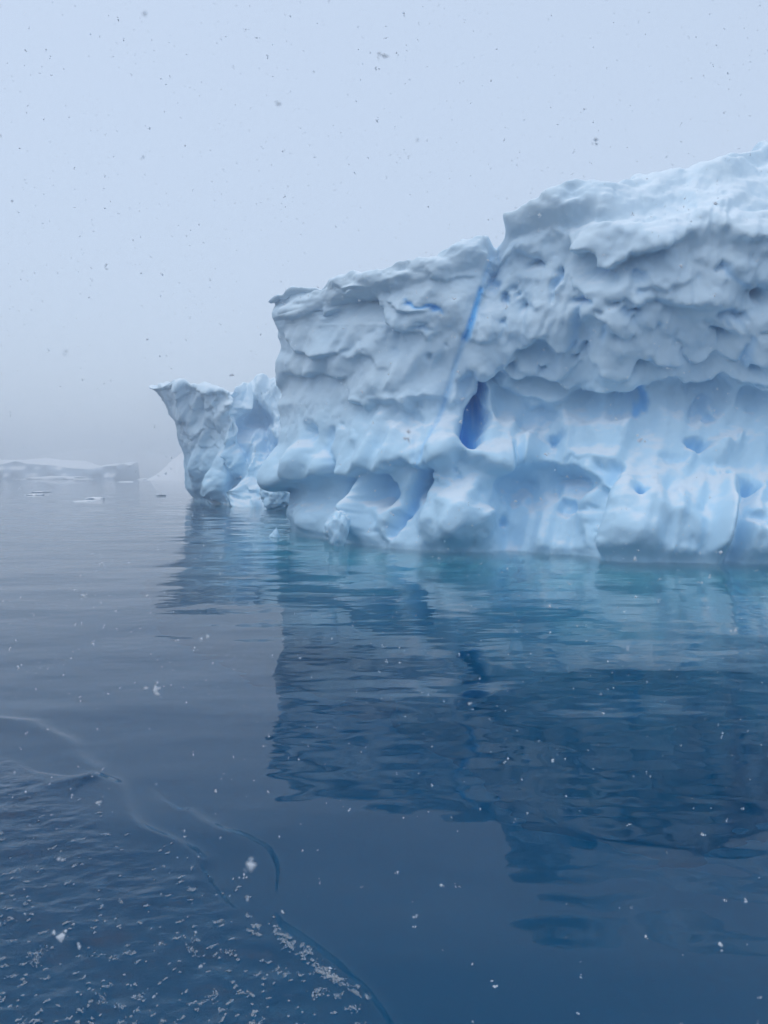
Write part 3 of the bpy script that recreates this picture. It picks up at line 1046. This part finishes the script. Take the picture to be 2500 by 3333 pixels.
    H = np.where(r.h > 0, r.h * ef, r.h * (0.4 + 0.6 * ef)) * wall - 0.25 * wall * (1 - ef) + (1 - wall) * 0.2 * noise2(PXf, PYf, 1 / 14, 9)
    blue = np.clip(r.blue, 0, 1)
    droop = 0.45 * wall
    amp3 = 0.09 + 0.03 * wall
    V, q, bl = build_sheet(P, N, H, blue, (-2.8, 2.0), 0.14, droop, amp3, 0.9, 3.0)
    me = fast_mesh('overhanging_prow', V, q)
    attr(me, 'blue_ice', bl)
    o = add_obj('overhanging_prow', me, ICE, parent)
    o['label'] = 'grey-blue overhanging ice prow with a white snow rim'
    return o


berg = bpy.data.objects.new('iceberg', None)
COL.objects.link(berg)
tag(berg, 'huge pale blue iceberg with pitted cliff, blue holes and pointed overhanging prow', 'iceberg')
make_cliff(berg)
make_prow(berg)


# ------------------------------------------------------------------ loose pieces of ice
def ico(sub):
    import bmesh
    bm = bmesh.new()
    bmesh.ops.create_icosphere(bm, subdivisions=sub, radius=1)
    v = np.array([x.co[:] for x in bm.verts])
    t = np.array([[y.index for y in f.verts] for f in bm.faces])
    bm.free()
    return v, t


ICO = {k: ico(k) for k in (1, 2, 3, 5)}


def chunk(name, loc, size, seed, label, cat='ice chunk', group=None, cuts=7, rough=0.12, sub=5, mat=None, shape=None, rot=0.0):
    """block of ice: a rounded body cut by random planes and pitted; loc is its waterline centre"""
    v, t = ICO[sub]
    v = v.copy()
    r_ = np.random.default_rng(seed)
    for k in range(cuts):
        d = r_.standard_normal(3)
        d /= np.linalg.norm(d)
        h = r_.uniform(0.55, 0.85)
        s_ = v @ d
        over = np.maximum(s_ - h, 0)
        v -= np.outer(over * 0.88, d)
    if shape is not None: v = shape(v)
    p = v.astype(np.float32)
    nn = v / (np.linalg.norm(v, axis=1, keepdims=True) + 1e-6)
    v = v + nn * (rough * fbm(p, 1.6, 3, seed))[:, None]
    c, s_ = math.cos(rot), math.sin(rot)
    v = v * np.array(size)
    v = np.stack([c * v[:, 0] - s_ * v[:, 1], s_ * v[:, 0] + c * v[:, 1], v[:, 2]], 1)
    me = fast_mesh(name, v, None, t)
    attr(me, 'blue_ice', np.zeros(len(v)))
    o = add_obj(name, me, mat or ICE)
    o.location = loc
    return tag(o, label, cat, group)


p = on_water(1104, 1779)
def sh_block(v):
    v = v.copy()
    v[:, 0] += 0.25 * v[:, 2]
    return v
chunk('ice_block', (p[0], p[1] + 0.35, 0.32), (0.33, 0.36, 0.72), 5, 'upright white ice block leaning at the foot of the iceberg', cuts=9, rough=0.10, shape=sh_block)
p = on_water(893, 1750)
def sh_fin(v):
    v = v.copy()
    k = np.clip(0.75 - 0.62 * v[:, 2], 0.12, 1.3)
    v[:, 0] = v[:, 0] * k + 0.25 * v[:, 2]
    v[:, 1] *= k
    return v
chunk('ice_shard', (p[0], p[1] + 0.15, 0.06), (0.21, 0.2, 0.26), 9, 'small pointed white ice shard floating off the iceberg corner', cuts=4, rough=0.06, shape=sh_fin)
p = on_water(903, 1657)
chunk('ice_boulder', (p[0], p[1] + 1.1, 0.75), (1.15, 1.1, 1.05), 14, 'rounded ice boulder with snowy top below the overhanging nose of ice', cuts=6, rough=0.16)

FLO = 'low white ice scraps drifting on the grey water'
for k, (u, v_, sx, sz) in enumerate([(115, 1611, 1.3, .16), (138, 1602, 1.5, .18), (305, 1624, 1.0, .32), (284, 1631, 1.1, .10), (408, 1569, 2.6, .3), (465, 1562, 2.4, .55), (62, 1561, 3.0, .3), (530, 1613, .7, .22)]):
    p = on_water(u, v_)
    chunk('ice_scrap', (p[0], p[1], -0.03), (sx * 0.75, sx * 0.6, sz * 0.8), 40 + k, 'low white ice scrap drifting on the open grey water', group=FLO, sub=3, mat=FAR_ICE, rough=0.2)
for k, (u, v_, sx, sz) in enumerate([(178, 1558, 13.0, 1.0), (248, 1558, 7.0, .8)]):
    p = at(u, v_, 234.0)
    chunk('flat_floe', (p[0], 234.0, 0.1), (sx * 0.8, 6, sz), 70 + k, ['long flat ice floe in front of the flat-topped iceberg', 'short flat ice floe in front of the flat-topped iceberg'][k], 'ice floe', sub=3, mat=FAR_ICE, rough=0.15)


def far_berg(name, top, Y, depth, label, rough, snow_rise, mat=None, lean=1.5):
    """far berg: cliff from the water to its traced top, snow back behind"""
    top = np.array(top, float)
    nx = 160
    xs = np.linspace(top[0, 0], top[-1, 0], nx)
    yt = np.interp(xs, top[:, 0], top[:, 1])
    T = at(xs, yt, Y)
    base = T.copy()
    base[:, 2] = -1
    rows = []
    for f in np.linspace(0, 1, 22):
        r_ = base * (1 - f) + T * f
        dz = rough * (noise2(r_[:, 0], r_[:, 2] * 0.6, 0.16, 3) + 0.5 * noise2(r_[:, 0], r_[:, 2], 0.45, 4))
        r_ = r_.copy()
        r_[:, 1] += dz + lean * f
        rows.append(r_)
    crest = rows[-1]
    for f in np.linspace(0.08, 1, 10):
        r_ = crest.copy()
        r_[:, 1] += depth * f
        r_[:, 2] += snow_rise * f * (1 - 0.3 * f) + 0.25 * noise2(r_[:, 0], r_[:, 1], 0.12, 5)
        rows.append(r_)
    e = rows[-1].copy()
    e[:, 1] += 2
    e[:, 2] = -1
    rows.append(e)
    G = np.stack(rows, 0)
    a, b = G.shape[:2]
    i = np.arange(a - 1)[:, None]
    j = np.arange(b - 1)[None, :]
    q = np.stack([i * b + j, i * b + j + 1, (i + 1) * b + j + 1, (i + 1) * b + j], -1).reshape(-1, 4)
    V = G.reshape(-1, 3)
    # close the two ends
    tr = []
    for col in (0, b - 1):
        ring = [k * b + col for k in range(a)]
        cen = V[ring].mean(0)
        V = np.vstack([V, cen])
        ci = len(V) - 1
        for k in range(a):
            tri = [ring[k], ring[(k + 1) % a], ci]
            tr.append(tri if col == 0 else tri[::-1])
    me = fast_mesh(name, V, q, np.array(tr))
    attr(me, 'blue_ice', np.zeros(len(V)))
    return tag(add_obj(name, me, mat or FAR_ICE), label, 'iceberg')


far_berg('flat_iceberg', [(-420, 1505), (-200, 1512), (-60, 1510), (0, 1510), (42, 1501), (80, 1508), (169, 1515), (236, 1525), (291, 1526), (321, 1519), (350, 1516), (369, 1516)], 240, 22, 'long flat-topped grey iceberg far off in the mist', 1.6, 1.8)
far_berg('sloping_iceberg', [(450, 1550), (468, 1540), (506, 1506), (530, 1488), (561, 1457), (585, 1450), (640, 1448), (720, 1440), (800, 1450)], 205, 26, 'pale sloping snowy iceberg half hidden behind the prow in the mist', 0.5, 2.0, SNOW, 14.0)


def make_hills():
    xs = np.linspace(-330, 300, 120)
    rows = []
    for f in np.linspace(0, 1, 12):
        h = 15 + 2 * noise2(xs, 0 * xs, 0.012, 3) + 2 * noise2(xs, 0 * xs, 0.05, 6)
        h = h * sstep(330, 60, xs) * sstep(-330, -280, xs) + 0.2
        rows.append(np.stack([xs, 520 + 60 * f + 8 * noise2(xs, 0 * xs + f, 0.03, 2), h * math.sin(math.pi * min(f * 0.8, 1)) ** 0.8 - 0.5], 1))
    G = np.stack(rows, 0)
    a, b = G.shape[:2]
    i = np.arange(a - 1)[:, None]
    j = np.arange(b - 1)[None, :]
    q = np.stack([i * b + j, i * b + j + 1, (i + 1) * b + j + 1, (i + 1) * b + j], -1).reshape(-1, 4)
    me = fast_mesh('hills', G.reshape(-1, 3), q)
    tag(add_obj('hills', me, SNOW), 'faint snowy coast lost in the mist', 'hills', kind='structure')


make_hills()


# ------------------------------------------------------------------ foam flecks on the wake
def make_foam():
    v0, t0 = ICO[1]
    m = v0[:, 2] > -0.3
    Vs, Ts = [], []
    n = 0
    r_ = np.random.default_rng(21)
    poly = [tuple(q) for q in CHOP_POLY]
    spots = []
    while len(spots) < 420:
        u, v = r_.uniform(-150, 1250), 2480 + 900 * r_.uniform(0, 1) ** 0.7
        if in_poly(np.array([u]), np.array([v]), poly)[0]:
            c = on_water(u, v)
            L = 0.009 * math.exp(r_.normal(0.1, 0.75))
            L = min(L, 0.055)
            spots.append((c[0], c[1], L, L * r_.uniform(0.35, 0.9), math.radians(r_.normal(25, 30))))
    # the lacy strip along the outer wake and a patch left of it
    for a, b, k in (((905, 3060), (1010, 3130), 14), ((1010, 3130), (1190, 3270), 12), ((815, 3000), (845, 3070), 6)):
        for q in range(k):
            f = r_.uniform(0, 1)
            c = on_water(a[0] + (b[0] - a[0]) * f + r_.normal(0, 9), a[1] + (b[1] - a[1]) * f + r_.normal(0, 10))
            spots.append((c[0], c[1], 0.028 * r_.uniform(.5, 1.3), 0.014, math.radians(-40)))
    for x, y, L, Wd, an in spots:
        nb = int(min(6 + L * 1100, 70))
        ca, sa = math.cos(an), math.sin(an)
        for k in range(nb):
            a, b = r_.normal(0, 0.45) * L, r_.normal(0, 0.45) * Wd
            b += 0.4 * Wd * math.sin(a / L * 3 + x * 40)
            rad = r_.uniform(0.0010, 0.0034)
            V = v0 * np.array([rad * 1.2, rad * 1.2, rad * 0.55]) + np.array([x + ca * a - sa * b, y + sa * a + ca * b, 0.004])
            Vs.append(V)
            Ts.append(t0 + n)
            n += len(v0)
    V = np.concatenate(Vs)
    V[:, 2] += sea_relief(V[:, 0], V[:, 1])[0] + swell(V[:, 0], V[:, 1], np.hypot(V[:, 0], V[:, 1])) + 0.002
    me = fast_mesh('foam', V, None, np.concatenate(Ts))
    tag(add_obj('foam', me, FOAM), 'white foam flecks scattered over the wake on dark water', 'foam', kind='stuff')


def make_snow():
    r_ = np.random.default_rng(33)
    n = 14000
    base = np.array([(1, 0, 0), (-1, 0, 0), (0, 1, 0), (0, -1, 0), (0, 0, 1), (0, 0, -1)], float)
    tri = np.array([(0, 2, 4), (2, 1, 4), (1, 3, 4), (3, 0, 4), (2, 0, 5), (1, 2, 5), (3, 1, 5), (0, 3, 5)])
    pos = np.stack([r_.uniform(-5, 5, n), r_.uniform(0.3, 10, n), r_.uniform(0.05, 7.5, n)], 1)
    far = np.linalg.norm(pos - np.array([0, 0, CAM_H]), axis=1) > 0.55
    pos = pos[far]
    n = len(pos)
    size = np.minimum(0.0023 * np.exp(r_.normal(0, 0.48, n)), 0.0055)
    Vs, Ts = [], []
    k0 = 0
    for cl in range(5):
        keep = np.arange(n) if cl == 0 else np.nonzero(r_.uniform(0, 1, n) < 0.6)[0]
        m = len(keep)
        j = base[None] * (1 + 0.5 * r_.standard_normal((m, 6, 1))) + 0.25 * r_.standard_normal((m, 6, 3))
        V = j * size[keep][:, None, None] * (0.9 if cl == 0 else 0.6) + pos[keep][:, None]
        if cl: V = V + (r_.standard_normal((m, 1, 3)) * size[keep][:, None, None] * 1.1)
        Vs.append(V.reshape(-1, 3))
        Ts.append((tri[None] + (np.arange(m) * 6)[:, None, None] + k0).reshape(-1, 3))
        k0 += m * 6
    me = fast_mesh('falling_snow', np.concatenate(Vs), None, np.concatenate(Ts), smooth=False)
    tag(add_obj('falling_snow', me, FLAKE), 'snowflakes drifting down through the air', 'snow', kind='stuff')


make_foam()
make_snow()


# ------------------------------------------------------------------ snowy air
def make_haze():
    x, y0, y1, z0, z1 = 720, -720, 720, DEPTH - 1.4, 19.0
    v = [(-x, y0, z0), (x, y0, z0), (x, y1, z0), (-x, y1, z0), (-x, y0, z1), (x, y0, z1), (x, y1, z1), (-x, y1, z1)]
    f = [(0, 3, 2, 1), (4, 5, 6, 7), (0, 1, 5, 4), (1, 2, 6, 5), (2, 3, 7, 6), (3, 0, 4, 7)]
    m, N, L = new_mat('snowy_air')
    out = N.new('ShaderNodeOutputMaterial')
    pv = N.new('ShaderNodeVolumePrincipled')
    pv.inputs['Color'].default_value = (0.99, 0.995, 1.0, 1)
    pv.inputs['Density'].default_value = 0.0052
    pv.inputs['Anisotropy'].default_value = 0.88
    L.new(pv.outputs[0], out.inputs[1])
    tag(add_obj('haze', fast_mesh('haze', v, f, smooth=False), m), 'pale blue snowy mist over the sea', 'haze', kind='stuff')


make_haze()
